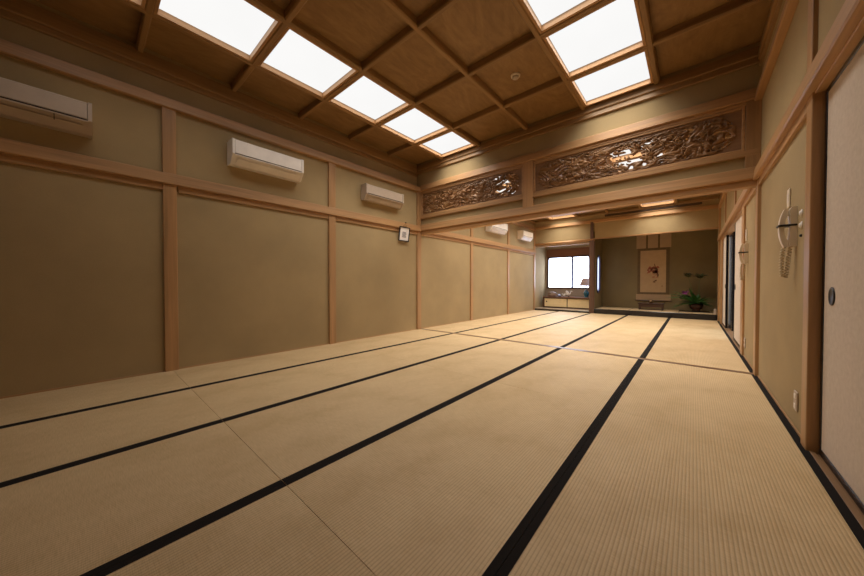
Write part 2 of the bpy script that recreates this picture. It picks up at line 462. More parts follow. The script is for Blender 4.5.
trim(MB().box(XL, XR, 4.195, 4.29, 2.598, 2.65, 0.003), WX, 'thin head over the two carved transoms', 'beam')
trim(MB().box(-1.885, -1.735, 4.18, 4.31, N1, R0+0.05, 0.004), WZ, 'short wooden strut between the two carved transoms', 'strut')
trim(MB().box(XL, XL+0.045, 4.195, 4.29, 2.15, 2.61, 0.003), WZ, 'jamb left of the smaller carved transom', 'jamb')
trim(MB().box(0.37, XR, 4.192, 4.29, N1, 2.64, 0.003), WZ, 'jamb right of the larger carved transom', 'jamb')
m = MB(); m.prism(xprof(YT, -1, 2.97, 3.04, 0.026), 'x', XU, XR); m.prism(xprof(YT, -1, 3.035, 3.13, 0.034), 'x', XU, XR)
trim(m, CBX, 'brown cornice above the transom under the near ceiling', 'cornice')
# far wall rails
xbeam(YF-0.045, YF+0.02, R0+0.03, R1+0.02, 'upper rail across the far wall')
m = MB(); m.prism(xprof(YF, -1, 2.868, 2.93, 0.03), 'x', XL, XR)
trim(m, CBX, 'brown cornice on the far wall', 'cornice')
m = MB(); m.prism(xprof(YT+0.06, 1, 2.80, 2.92, 0.04), 'x', XL, XR)
trim(m, CBX, 'cornice on the rear face of the transom wall', 'cornice')
trim(MB().box(-2.17, XR-0.03, YF-0.012, YF+0.07, 2.165, 2.20, 0.003), WX, 'slim lintel over the dark alcove', 'beam')
trim(MB().tube([(XL+0.02, YF-0.005, 2.15), (-3.0, YF-0.008, 2.152), (-2.17, YF-0.012, 2.155)], [0.042, 0.043, 0.046], 12), WX, 'round log lintel over the window alcove', 'beam')
trim(MB().box(XL+0.03, -2.26, YF+0.03, YF+0.10, 2.06, 2.12, 0.003), plain('pale_board', srgb(190, 170, 150), 0.5), 'pale board behind the log lintel', 'board')
trim(MB().box(-3.93, -2.27, YA-0.03, YA+0.02, 1.79, 2.06, 0.003), TOKOX, 'brown board above the alcove window', 'board')
# alcove post
trim(MB().box(-2.305, -2.175, YF-0.06, YF+0.07, -0.055, 2.14, 0.012), TOKOZ, 'dark square alcove post between the two alcoves', 'post')
trim(MB().box(-2.285, -2.205, YF-0.05, YF+0.05, 2.10, 2.67, 0.006), TOKOZ, 'upper slim continuation of the alcove post', 'post')
# dais
trim(MB().box(-2.175, XR-0.03, YF-0.05, YF+0.06, -0.055, 0.135, 0.006), LACQ, 'black lacquered front edge of the dark alcove', 'dais edge')
trim(MB().box(-2.175, XR, YF+0.06, YA, -0.055, 0.125), wood('dais_boards', srgb(178, 150, 106), 'x', 0.4), 'floor base of the dark alcove', 'dais')
trim(MB().box(XL+0.03, -2.305, YF-0.05, YF-0.0, -0.055, 0.045, 0.004), LACQ, 'thin black front edge of the window alcove', 'dais edge')
trim(MB().box(XL, -2.305, YF+0.0, YA, -0.055, 0.065, 0.004), wood('alcove_board', srgb(186, 166, 140), 'x', 0.3), 'board floor of the window alcove', 'dais')
# vent slot in the far band
v = MB(); v.box(-1.92, 0.15, YF-0.008, YF+0.01, 2.775, 2.845, 0.002)
vt = thing('wall_vent', (-0.88, YF, 2.82), 'long dark slot vent high on the far wall over the dark alcove', 'vent')
v.build('grille', plain('shadowed_brown_slot', srgb(74, 56, 38), 0.7), vt)
v = MB()
for (a, b_, c, d) in ((-1.93, 0.16, 2.845, 2.857), (-1.93, 0.16, 2.768, 2.78)): v.box(a, b_, YF-0.016, YF+0.005, c, d)
v.build('rim', WX, vt)

# ------------------------------------------------------------------ ceilings with coffers and luminous panels
BX1 = [-3.42, -2.645, -1.85, -1.08, -0.325]
BY1 = [4.285-0.785*k for k in range(1, 8)]
def ceiling(name, xl, y0, y1, zb, bxs, bys, lit, closed, label):
    dep = 0.075
    m = MB()
    litc = set(lit)
    xs = [xl]+bxs+[XR]
    # boards as slabs, left open over the luminous cells
    ys = sorted([y0]+bys+[y1])
    for i in range(len(xs)-1):
        for j in range(len(ys)-1):
            if i in litc and (i, j) not in closed: continue
            m.box(xs[i], xs[i+1], ys[j], ys[j+1], zb+dep, zb+dep+0.02)
    m.box(xl-0.1, XR+0.1, y0-0.05, y1+0.05, zb+dep+0.14, zb+dep+0.18)
    c = struct(name, m, BOARD, label, 'ceiling')
    for x in bxs:
        b = MB(); b.prism([(x-0.026, zb+dep+0.001), (x-0.026, zb+0.012), (x-0.016, zb), (x+0.016, zb), (x+0.026, zb+0.012), (x+0.026, zb+dep+0.001)], 'y', y0, y1)
        b.build('coffer_beam', CBY, c)
    for y in bys:
        b = MB(); b.prism([(y-0.026, zb+dep+0.001), (y-0.026, zb+0.012), (y-0.016, zb+0.001), (y+0.016, zb+0.001), (y+0.026, zb+0.012), (y+0.026, zb+dep+0.001)], 'x', xl, XR)
        b.build('coffer_beam', CBX, c)
    return xs, ys
def light_cell(x0, x1, y0, y1, zb, label, group, lit, wf=1.0):
    o = thing('ceiling_light', ((x0+x1)/2, (y0+y1)/2, zb+0.1), label, 'ceiling light', group)
    g = 0.027; t = 0.022
    x0 += g; x1 -= g; y0 += g; y1 -= g
    MB().box(x0, x0+t, y0, y1, zb+0.008, zb+0.125, 0.001).build('side_frame', FRY, o)
    MB().box(x1-t, x1, y0, y1, zb+0.008, zb+0.125, 0.001).build('side_frame', FRY, o)
    MB().box(x0+t, x1-t, y0, y0+t, zb+0.008, zb+0.125, 0.001).build('end_frame', FRX, o)
    MB().box(x0+t, x1-t, y1-t, y1, zb+0.008, zb+0.125, 0.001).build('end_frame', FRX, o)
    MB().box(x0+t-0.004, x1-t+0.004, y0+t-0.004, y1-t+0.004, zb+(0.062 if lit is LIT1 else 0.085), zb+(0.067 if lit is LIT1 else 0.09)).build('diffuser', lit, o)
    ld = bpy.data.lights.new('diffuser_lamp', 'AREA'); ld.shape = 'RECTANGLE'; ld.size = x1-x0-2*t-0.02; ld.size_y = y1-y0-2*t-0.02
    ld.energy = (LAMP_W1 if lit is LIT1 else LAMP_W2)*wf*ld.size*ld.size_y/0.5; ld.color = LAMP_COL; ld.spread = math.radians(LAMP_SPREAD)
    lo = bpy.data.objects.new('diffuser_lamp', ld); col.objects.link(lo); lo.parent = o
    lo.location = ((x0+x1)/2-o.location.x, (y0+y1)/2-o.location.y, zb+(0.059 if lit is LIT1 else 0.082)-o.location.z)
    return o
xs, ys = ceiling('ceiling', XU, YB, YT, ZC1, BX1, BY1, (1, 4), ((1, 0), (1, 1), (4, 0), (4, 1), (4, 2), (4, 3), (4, 4)), 'brown coffered wooden ceiling of the near room')
ords = ['nearest the carved transom', 'second from the carved transom', 'third from the carved transom', 'fourth from the carved transom', 'fifth from the carved transom', 'sixth from the carved transom']
for i, side in ((1, 'left'), (4, 'right')):
    for k in range(6 if side == 'left' else 3):
        j = len(ys)-2-k
        y1 = ys[j+1] if k else 4.19
        light_cell(xs[i], xs[i+1], ys[j], y1, ZC1, 'glowing panel in the near ceiling\'s %s row, %s' % (side, ords[k]), 'luminous panels of the near ceiling', LIT1, (1.15, 0.95, 0.6, 0.3, 0.2, 0.15)[k])  # lamp power fades away from the transom to imitate lens vignetting
BY2 = [9.74-0.785*k for k in range(1, 7)]
xs, ys = ceiling('ceiling_far', XL, YT+0.06, YF, ZC2, BX1, BY2, (1, 4), (), 'brown coffered wooden ceiling of the far room')
ords2 = ['nearest the far wall', 'second from the far wall', 'third from the far wall', 'fourth from the far wall', 'fifth from the far wall', 'sixth from the far wall', 'next to the transom']
for i, side in ((1, 'left'), (4, 'right')):
    for k in range(len(ys)-1):
        j = len(ys)-2-k
        y1 = ys[j+1] if k else 9.71
        if y1-ys[j] < 0.3: y0_ = ys[j]
        light_cell(xs[i], xs[i+1], ys[j] if j else YT+0.12, y1, ZC2, 'glowing panel in the far ceiling\'s %s row, %s' % (side, ords2[k]), 'luminous panels of the far ceiling', LIT2)
# smoke detector
sd = thing('smoke_detector', (-1.50, 3.13, ZC1+0.075), 'round white smoke detector on the near ceiling board', 'smoke detector')
MB().lathe([(0.050, 0), (0.050, -0.012), (0.046, -0.018)], (-1.50, 3.13, ZC1+0.075), 24).build('base', IVORY, sd)
MB().lathe([(0.036, -0.017), (0.034, -0.034), (0.020, -0.042), (0.004, -0.044)], (-1.50, 3.13, ZC1+0.075), 24).build('sensor_cap', GREYP, sd)

# ------------------------------------------------------------------ tatami mats
XB = [XL+0.008, -3.169, -2.259, -1.349, -0.439, 0.468]
YR = [(-1.285, 0.558, 'in the row at the bottom edge'), (0.560, 2.373, 'in the first full row'), (2.375, 4.186, 'in the row before the threshold')]
YR2 = [(4.264, 6.076, 'in the row just past the threshold'), (6.078, 7.891, 'in the middle row of the far room'), (7.893, 9.698, 'in the last row before the alcoves')]
cols = ['against the left wall', 'second from the left wall', 'in the middle', 'second from the right wall', 'along the right wall']
HW = 0.029
for (y0, y1, rt) in YR+YR2:
    for i in range(5):
        x0, x1 = XB[i], XB[i+1]
        x0e = x0+0.0006; x1e = x1-0.0006
        t = thing('tatami_mat', ((x0+x1)/2, (y0+y1)/2, -0.055), 'straw tatami mat %s, %s' % (rt, cols[i]), 'tatami mat', 'tatami mats')
        lh = x0e+(HW if i > 0 else 0); rh = x1e-HW if i < 4 else x1e-0.034
        o = MB().box(x0e, x1e, y0, y1, -0.0545, 0.0).build('straw_surface', TATAMI, t)
        # keep the weave continuous across mats
        if i > 0: MB().box(x0e, lh, y0+0.0005, y1-0.0005, -0.02, 0.0014).build('cloth_border', CLOTH, t)
        MB().box(rh, x1e, y0+0.0005, y1-0.0005, -0.02, 0.0014).build('cloth_border', CLOTH, t)
# mats on the alcove dais
for a, b_, t_ in ((-2.16, -1.35, 'left'), (-1.345, -0.28, 'middle'), (-0.275, XR-0.04, 'right')):
    t = thing('dais_mat', ((a+b_)/2, YF+0.5, 0.125), 'thin straw mat on the dark alcove dais, %s one' % t_, 'tatami mat')
    MB().box(a, b_, YF+0.065, YA-0.01, 0.1255, 0.139, 0.002).build('straw_surface', TATAMI, t)
    MB().box(a, a+0.02, YF+0.066, YA-0.011, 0.13, 0.1405).build('cloth_border', plain('grey_border_cloth', srgb(120, 100, 90), 0.7), t)

# ------------------------------------------------------------------ fusuma sliding doors
dn = [0]
def fusuma(xc, y0, y1, pull, label, z0=0.0, z1=K0+0.055, th=0.028, pull_side=-1):
    dn[0] += 1
    f = 0.026
    m = MB()
    m.box(xc-th/2, xc+th/2, y0+f*0.6, y1-f*0.6, z0+f*0.6, z1-f*0.6)
    d = struct('door_%d' % dn[0], m, FUSUMA, label, 'sliding door')
    m = MB(); t2 = th/2+0.004
    m.box(xc-t2, xc+t2, y0, y0+f, z0, z1, 0.002); m.box(xc-t2, xc+t2, y1-f, y1, z0, z1, 0.002)
    m.box(xc-t2, xc+t2, y0+f, y1-f, z0, z0+f+0.008, 0.002); m.box(xc-t2, xc+t2, y0+f, y1-f, z1-f, z1, 0.002)
    m.build('lacquered_frame', LACQ, d)
    if pull is not None:
        m = MB(); py, pz = pull; x = xc+pull_side*th/2
        m.lathe([(0.044, 0.001), (0.044, pull_side*0.004), (0.040, pull_side*0.006), (0.035, pull_side*0.003), (0.032, pull_side*0.0015)], (x, py, pz), 28, 'x')
        h = m.build('round_pull', BLACK, d)
        c = h; c.scale = (1, 0.85, 1)
        # keep its centre where it was after the squeeze
        c.location.y = py*(1-0.85)
    return d
FX = XR+0.040
fusuma(FX, 0.70, 2.462, (2.32, 0.815), 'wide pinkish paper sliding door with black frame and round pull, nearest on the right')
fusuma(FX+0.036, -1.28, 0.78, None, 'paper sliding door behind the viewpoint')
fusuma(XR+0.030, 5.425, 6.62, (6.50, 0.82), 'narrow looking paper door at the near side of the far doorway')
fusuma(XR+0.030, 8.22, 8.99, (8.32, 0.82), 'paper door at the far side of the doorway by the alcove')
trim(MB().box(XR+0.075, XR+0.105, 7.80, 8.50, -0.004, K0+0.03, 0.003), LACQ, 'added black panel for the door edge and dark corridor end by the far paper door', 'panel')  # added sheet; its black stands for the door edge and unlit corridor end

# corridor beyond the doorway, lit by its own frosted window
COR = plain('corridor_wall_paint', srgb(112, 120, 134), 0.8)
m = MB(); m.box(1.95, 2.05, 4.9, 6.7, -0.06, 2.7); m.box(1.95, 2.05, 8.9, 10.0, -0.06, 2.7); m.box(1.95, 2.05, 6.7, 8.9, 2.25, 2.7); m.box(1.95, 2.05, 6.7, 8.9, -0.06, 0.35)
m.box(XR+0.12, 2.05, 4.8, 4.9, -0.06, 2.7); m.box(XR+0.12, 2.05, 9.9, 10.0, -0.06, 2.7)
struct('wall_corridor', m, COR, 'grey blue corridor wall seen through the far doorway', 'wall')
struct('ceiling_corridor', MB().box(XR+0.12, 2.05, 4.8, 10.0, 2.7, 2.76), COR, 'ceiling of the corridor', 'ceiling')
struct('floor_corridor', MB().box(XR+0.12, 1.95, 4.9, 9.9, -0.055, -0.006), wood('corridor_boards', srgb(120, 96, 80), 'y', 0.25), 'wooden corridor floor beyond the doorway', 'floor')
m = MB()
for a, b_ in ((6.7, 6.76), (7.77, 7.83), (8.84, 8.9)): m.box(1.94, 2.0, a, b_, 0.35, 2.25)
m.box(1.94, 2.0, 6.7, 8.9, 0.35, 0.41); m.box(1.94, 2.0, 6.7, 8.9, 2.19, 2.25)
w3 = struct('window_3', m, BLACK, 'corridor window frame', 'window')
MB().box(1.985, 1.995, 6.72, 8.88, 0.37, 2.23).build('glowing_pane', DAYC, w3)

# ------------------------------------------------------------------ alcove window
WX0, WX1, WZ0, WZ1 = -3.885, -2.54, 0.715, 1.78
def ogee(x0, x1, z0, z1, r):
    pts = [(x0, z0), (x1, z0), (x1, z1-r)]
    pts += [(x1-r*0.25, z1-r*0.75), (x1-r*0.30, z1-r*0.45), (x1-r*0.62, z1-r*0.30), (x1-r*0.75, z1-r*0.02), (x1-r*1.2, z1)]
    pts += [(x0+r*1.2, z1), (x0+r*0.75, z1-r*0.02), (x0+r*0.62, z1-r*0.30), (x0+r*0.30, z1-r*0.45), (x0+r*0.25, z1-r*0.75), (x0, z1-r)]
    return pts
f = MB(); pin = ogee(WX0+0.025, WX1-0.02, WZ0+0.025, WZ1-0.02, 0.05)
cx, cz = (WX0+WX1)/2, (WZ0+WZ1)/2
pout = [(WX0-0.02, WZ0-0.02), (WX1+0.02, WZ0-0.02), (WX1+0.02, WZ1-0.2)]+[(WX1+0.02, WZ1-0.12), (WX1+0.02, WZ1-0.06), (WX1+0.02, WZ1+0.02), (WX1-0.06, WZ1+0.02), (WX1-0.16, WZ1+0.02)]
pout += [(WX0+0.16, WZ1+0.02), (WX0+0.06, WZ1+0.02), (WX0-0.02, WZ1+0.02), (WX0-0.02, WZ1-0.06), (WX0-0.02, WZ1-0.12), (WX0-0.02, WZ1-0.2)]
ring_prism(f, pin, pout, 'y', YA-0.03, YA+0.05)
w1 = struct('window_1', f, DARKX, 'bright frosted alcove window with scalloped dark frame', 'window')
MB().box(-3.10, -3.045, YA-0.025, YA+0.04, WZ0+0.02, WZ1-0.02, 0.002).build('mullion', plain('grey_blue_mullion', srgb(60, 62, 100), 0.4), w1)
MB().box(WX0+0.01, WX1-0.01, YA+0.035, YA+0.045, WZ0+0.01, WZ1-0.01).build('glowing_pane', DAYM, w1)

# low cabinet in the window alcove
cb = thing('low_cabinet', (-3.07, 10.45, 0.065), 'low built-in cabinet with two cream sliding doors under the bright window', 'cabinet')
CX0, CX1, CY0, CZ0, CZ1 = -3.83, -2.27, 10.15, 0.065, 0.435
m = MB(); m.box(CX0, CX1, CY0-0.015, YA-0.01, CZ1-0.03, CZ1, 0.003)
m.build('top_board', wood('cabinet_top', srgb(120, 84, 66), 'x', 0.35), cb)
m = MB(); m.box(CX0, CX0+0.035, CY0, YA-0.01, CZ0, CZ1-0.03, 0.002); m.box(CX1-0.035, CX1, CY0, YA-0.01, CZ0, CZ1-0.03, 0.002)
m.box(CX0+0.035, CX1-0.035, CY0, YA-0.02, CZ0, CZ0+0.03, 0.002); m.box(CX0+0.035, CX1-0.035, YA-0.03, YA-0.01, CZ0+0.03, CZ1-0.03)
m.box(CX0+0.035, CX1-0.035, CY0, CY0+0.03, CZ1-0.05, CZ1-0.03)
m.build('body', DARKX, cb)
for a, b_, hx in ((CX0+0.037, -3.045, CX0+0.115), (-3.065, CX1-0.037, None)):
    yo = CY0+0.012 if hx else CY0+0.024
    d = MB().box(a+0.010, b_-0.010, yo, yo+0.010, CZ0+0.042, CZ1-0.062).build('door', CREAM, cb)
    m = MB(); m.box(a, a+0.012, yo-0.002, yo+0.0115, CZ0+0.031, CZ1-0.051); m.box(b_-0.022, b_, yo-0.002, yo+0.0115, CZ0+0.031, CZ1-0.051)
    m.box(a+0.012, b_-0.022, yo-0.002, yo+0.0115, CZ0+0.031, CZ0+0.043); m.box(a+0.012, b_-0.022, yo-0.002, yo+0.0115, CZ1-0.063, CZ1-0.051)
    m.build('door_frame', DARKX, d)
    if hx: MB().lathe([(0.024, 0), (0.024, -0.004), (0.018, -0.002)], (hx, yo, 0.27), 16, 'y').build('handle', BLACK, d)

# things on the cabinet
ZT = CZ1+0.0006
def rockify(mb, c, rx, ry, rz, seed, det=3):
    b = bmesh.new(); bmesh.ops.create_icosphere(b, subdivisions=det, radius=1)
    for v_ in b.verts:
        n = noise.noise(v_.co*1.7+Vector((seed, 0, 0)))*0.35+noise.noise(v_.co*4+Vector((0, seed, 0)))*0.16
        p = v_.co*(1+n); v_.co = Vector((c[0]+p.x*rx, c[1]+p.y*ry, max(c[2]+p.z*rz, ZT)))
    for f_ in b.faces: f_.smooth = True
    return mb.merge(b)
o = tag(rockify(MB(), (-3.60, 10.33, ZT+0.07), 0.17, 0.10, 0.09, 3.1).build('viewing_stone', plain('grey_brown_stone', srgb(134, 108, 92), 0.6, 0, 0.25), None, (-3.60, 10.33, ZT)), 'grey brown ornamental stone at the left end of the low cabinet', 'ornamental stone')
o = tag(rockify(MB(), (-3.36, 10.33, ZT+0.035), 0.06, 0.05, 0.045, 8.3, 2).build('small_stone', plain('pale_blue_stone', srgb(160, 160, 185), 0.4, 0, 0.2), None, (-3.36, 10.33, ZT)), 'small pale bluish stone beside the larger stone on the cabinet', 'ornamental stone')
def bird(x, y, s, label, mirror=1):
    t = thing('bird_ornament', (x, y, ZT), label, 'ornament')
    P = lambda dx, dz, dy=0: (x+mirror*dx*s, y+dy*s, ZT+dz*s)
    MB().tube([P(-0.11, 0.10), P(-0.07, 0.09), P(-0.02, 0.085), P(0.03, 0.10), P(0.055, 0.13), P(0.06, 0.17), P(0.075, 0.195), P(0.10, 0.19), P(0.125, 0.185)],
              [0.006*s, 0.016*s, 0.036*s, 0.030*s, 0.016*s, 0.012*s, 0.016*s, 0.009*s, 0.002*s], 10).build('body', WHITEP, t)
    for sg in (-1, 1):
        MB().prism([(x+mirror*a*s, ZT+b_*s) for a, b_ in ((0.02, 0.11), (-0.03, 0.19), (-0.08, 0.22), (-0.10, 0.17), (-0.05, 0.10))], 'y', y+sg*0.03*s-0.004, y+sg*0.03*s+0.004).build('wing', WHITEP, t)
    MB().tube([P(0, 0), P(0, 0.03), P(0, 0.07)], [0.03*s, 0.012*s, 0.012*s], 8).build('foot', DARKX, t)
bird(-3.06, 10.34, 0.95, 'white bird ornament with raised wings on the low cabinet', 1)
bird(-3.20, 10.30, 0.50, 'tiny white bird ornament left of the larger white bird', -1)
dish = thing('incense_dish', (-3.30, 10.22, ZT), 'small dark dish at the front edge of the low cabinet', 'dish')
MB().lathe([(0.025, 0), (0.045, 0.008), (0.055, 0.022), (0.050, 0.022), (0.03, 0.010), (0.002, 0.009)], (-3.30, 10.22, ZT), 20).build('bowl', LACQ, dish)
# table lamp
lp = thing('table_lamp', (-2.54, 10.36, ZT), 'table lamp with teal glazed base and tapered shade at the right end of the cabinet', 'lamp')
MB().lathe([(0.055, 0), (0.06, 0.012), (0.045, 0.02), (0.062, 0.055), (0.082, 0.11), (0.074, 0.165), (0.040, 0.205), (0.022, 0.225), (0.022, 0.25)], (-2.54, 10.36, ZT), 24).build('base', plain('teal_glaze', srgb(26, 92, 110), 0.15), lp)
MB().tube([(-2.54, 10.36, ZT+0.24), (-2.54, 10.36, ZT+0.54)], 0.006).build('stem', BLACK, lp)
b = bmesh.new()
r0, r1, h0, h1, sg = 0.21, 0.11, 0.36, 0.60, 32
rings = []
for r, h in ((r0, h0), (r1, h1), (r1-0.004, h1), (r0-0.004, h0)):
    rings.append([b.verts.new((-2.54+r*math.cos(2*PI*k/sg), 10.36+r*math.sin(2*PI*k/sg), ZT+h)) for k in range(sg)])
for i in range(4):
    for k in range(sg): b.faces.new((rings[i][k], rings[i][(k+1) % sg], rings[(i+1) % 4][(k+1) % sg], rings[(i+1) % 4][k]))
bmesh.ops.recalc_face_normals(b, faces=b.faces)
MB().merge(b).build('lamp_shade', plain('mauve_shade_cloth', srgb(168, 144, 140), 0.8), lp)
m = MB()
for k in range(3):
    a = 2*PI*k/3; m.tube([(-2.54, 10.36, ZT+0.535), (-2.54+0.11*math.cos(a), 10.36+0.11*math.sin(a), ZT+0.595)], 0.003, 6)
m.build('shade_bracket', BLACK, lp)

# ------------------------------------------------------------------ hanging scroll in the dark alcove
SX0, SX1, SYW = -1.275, -0.465, YA-0.006
sc = thing('hanging_scroll', (-0.87, SYW, 0.36), 'hanging scroll with a faint red flower painting on the alcove wall', 'hanging scroll')
BROCADE = plain('brown_brocade', srgb(100, 80, 52), 0.8, 0, 0.12)
SILK = plain('pale_silk', srgb(168, 140, 106), 0.8, 0, 0.05)
PAPER = plain('scroll_paper', srgb(176, 146, 108), 0.8, 0, 0.06)
MB().box(SX0+0.03, SX1-0.03, SYW-0.003, SYW, 0.40, 2.30).build('brocade_mount', BROCADE, sc)
def sp(x0, x1, z0, z1, mat, name, d=0.0045): return MB().box(x0, x1, SYW-d, SYW-0.0031, z0, z1).build(name, mat, sc)
sp(SX0, SX1, 1.90, 2.29, SILK, 'top_silk'); sp(SX0+0.0, SX1-0.0, 0.385, 0.56, SILK, 'bottom_silk')
for x in (-1.02, -0.74): sp(x-0.022, x+0.022, 1.90, 2.29, BROCADE, 'hanging_ribbon', 0.0060)
pt = sp(SX0+0.10, SX1-0.11, 0.62, 1.83, PAPER, 'painting_paper')
MB().lathe([(0.010, -0.022), (0.014, -0.02), (0.014, 0.0), (0.012, 0.005), (0.012, 0.805), (0.014, 0.81), (0.014, 0.83), (0.010, 0.832)], (SX0, SYW-0.014, 0.38), 14, 'x').build('roller', DARKX, sc)
MB().tube([(SX0+0.2, SYW-0.004, 2.30), (-0.87, SYW-0.004, 2.40), (SX1-0.2, SYW-0.004, 2.30)], 0.004, 6).build('cord', BROCADE, sc)
def petals(lst, mat, name):
    m = MB()
    for (x, z, rx, rz, a) in lst:
        pts = []
        for k in range(14):
            t_ = 2*PI*k/14; r = 1+0.18*math.sin(3*t_+x*40)
            u, v_ = rx*r*math.cos(t_), rz*r*math.sin(t_)
            pts.append((x+u*math.cos(a)-v_*math.sin(a), z+u*math.sin(a)+v_*math.cos(a)))
        m.prism(pts, 'y', SYW-0.0054, SYW-0.0046)
    o_ = m.build(name, mat, pt); return o_
random.seed(5)
RED, RED2, INK = plain('faded_red_pigment', srgb(150, 84, 62), 0.8, 0, 0.2), plain('pink_pigment', srgb(170, 116, 88), 0.8, 0, 0.1), plain('brown_ink', srgb(112, 80, 52), 0.8, 0, 0.2)
petals([(-1.00+0.24*random.random(), 1.20+0.16*random.random(), 0.03+0.025*random.random(), 0.02+0.015*random.random(), random.random()*3) for _ in range(16)], RED, 'painted_flower')
petals([(-0.88+0.10*random.random(), 1.04+0.16*random.random(), 0.03, 0.018, random.random()*3) for _ in range(7)], RED2, 'painted_petals')
petals([(-0.83, 1.40, 0.012, 0.05, 0.3), (-0.80, 1.30, 0.03, 0.05, 0.9), (-0.76, 1.12, 0.02, 0.07, 0.1), (-0.82, 0.95, 0.05, 0.018, 0.5), (-0.84, 0.91, 0.03, 0.012, 0.1), (-0.66, 0.80, 0.012, 0.018, 0)], INK, 'painted_leaves')

# low lacquer stand in front of the scroll
DZ = 0.1395
st = thing('lacquer_stand', (-0.92, 10.35, DZ), 'low dark lacquer stand below the hanging scroll', 'stand')
MB().box(-1.17, -0.58, 10.18, 10.52, DZ+0.165, DZ+0.19, 0.004).build('top', DARKX, st)
for x in (-1.15, -0.635):
    for y in (10.20, 10.465): MB().box(x, x+0.035, y, y+0.035, DZ, DZ+0.165, 0.002).build('leg', DARKX, st)
MB().box(-1.115, -0.635, 10.205, 10.22, DZ+0.08, DZ+0.164).build('apron', DARKX, st)
MB().box(-1.115, -0.635, 10.205, 10.23, DZ+0.012, DZ+0.03).build('stretcher', DARKX, st)
ic = thing('incense_burner', (-0.88, 10.35, DZ+0.1905), 'small bronze incense burner on the lacquer stand', 'incense burner')
MB().lathe([(0.025, 0), (0.045, 0.015), (0.05, 0.045), (0.038, 0.06), (0.035, 0.066), (0.015, 0.085), (0.004, 0.10)], (-0.88, 10.35, DZ+0.1905), 20).build('bowl', plain('aged_bronze', srgb(120, 92, 60), 0.4, 0.6), ic)

# ikebana
pb = tag(MB().box(-0.27, 0.33, 10.20, 10.52, DZ+0.002, DZ+0.022, 0.004).build('display_board', LACQ, None, (-0.04, 10.36, DZ)), 'thin dark board under the flower arrangement', 'display board')
IZ = DZ+0.0226
fa = thing('flower_arrangement', (0.07, 10.36, IZ), 'leafy flower arrangement in a dark red bowl at the right of the alcove', 'flower arrangement')
MB().lathe([(0.08, 0), (0.085, 0.02), (0.07, 0.03), (0.13, 0.07), (0.15, 0.14), (0.14, 0.185), (0.13, 0.185), (0.135, 0.14), (0.11, 0.08), (0.01, 0.05)], (0.07, 10.36, IZ), 28).build('bowl', plain('dark_red_lacquer', srgb(54, 28, 22), 0.25), fa)
def blade(m, p0, d, L, wd, droop, seg=7):
    b = bmesh.new(); d = d.normalized(); side = d.cross(Vector((0, 0, 1)))
    if side.length < 1e-3: side = Vector((1, 0, 0))
    side.normalize(); rows = []
    for i in range(seg+1):
        t = i/seg; p = p0+d*L*t+Vector((0, 0, -droop*L*t*t)); ww = wd*math.sin(PI*min(1, t*0.93+0.07))**0.8
        rows.append((b.verts.new(p-side*ww), b.verts.new(p+Vector((0, 0, ww*0.35))), b.verts.new(p+side*ww)))
    for i in range(seg):
        for k in (0, 1): b.faces.new((rows[i][k], rows[i][k+1], rows[i+1][k+1], rows[i+1][k]))
    for f_ in b.faces: f_.smooth = True
    m.merge(b)
random.seed(11)
GRN = plain('leaf_green', srgb(58, 104, 44), 0.45, 0, 0.3); GRN2 = plain('pale_leaf_green', srgb(84, 116, 56), 0.5, 0, 0.25)
c0 = Vector((0.07, 10.36, IZ+0.19))
ml, ml2 = MB(), MB()
def frond(m, p0, d, L, droop, lw=0.016):
    d = d.normalized(); side = d.cross(Vector((0, 0, 1))).normalized()
    pts = [p0+d*L*t+Vector((0, 0, -droop*L*t*t)) for t in [k/9 for k in range(10)]]
    m.tube(pts, [0.0035-0.0003*k for k in range(10)], 5)
    for k in range(1, 10):
        ll = 0.10*L/0.4*math.sin(PI*(k/10)*0.85+0.35)
        for s_ in (-1, 1):
            blade(m, pts[k], (side*s_+d*0.6+Vector((0, 0, 0.15))), ll, lw*0.75, 0.3, 4)
for k in range(22):
    a = 2*PI*k/22+random.uniform(-.2, .2); e = random.uniform(0.05, 1.7)
    frond(ml if k % 3 else ml2, c0+Vector((0, -0.10, 0.02))+Vector((0.05*math.cos(a), 0.05*math.sin(a), 0)), Vector((math.cos(a)*1.25, math.sin(a)*0.6, e)), random.uniform(0.34, 0.50)*(1.3 if math.cos(a) < 0 else 0.72)*(0.5 if math.sin(a) > 0.2 else 1), random.uniform(0.2, 0.45))
for k in range(110):
    a = random.uniform(0, 2*PI); e = random.uniform(0.0, 1.8)
    blade(ml, c0+Vector((0.04*math.cos(a), 0.04*math.sin(a), 0)), Vector((math.cos(a), math.sin(a)*0.45, e)), random.uniform(0.26, 0.50)*(0.72 if math.cos(a) > 0.3 else 1.05)*(0.6 if math.sin(a) > 0.3 else 1), 0.032, random.uniform(0.1, 0.5))
ml.build('foliage', GRN, fa); ml2.build('fern_fronds', GRN2, fa)
for i, (tx, tz, sx) in enumerate(((-0.07, 1.10, -0.06), (0.16, 1.06, 0.03))):
    top = Vector((tx, 10.34, tz)); base = c0+Vector((sx, 0, 0))
    pts = [base.lerp(top, t)+Vector((0.02*math.sin(t*5+i), 0, 0)) for t in [k/8 for k in range(9)]]
    MB().tube(pts, [0.008]*5+[0.006]*4, 6).build('stem', plain('stem_green', srgb(84, 92, 48), 0.5), fa)
    m = MB(); tp = pts[-1]
    for k in range(14):
        a = 2*PI*k/14; blade(m, tp-Vector((0, 0, 0.03*(k % 3))), Vector((math.cos(a)*1.3, math.sin(a), 0.75 if k % 2 else 0.30)), 0.17 if i else 0.14, 0.034, 0.10, 5)
    m.lathe([(0.004, -0.03), (0.022, 0), (0.018, 0.022), (0.003, 0.03)], tuple(tp), 10)
    m.build('flower_head', plain('dark_green_bloom', srgb(72, 76, 44), 0.5), fa)
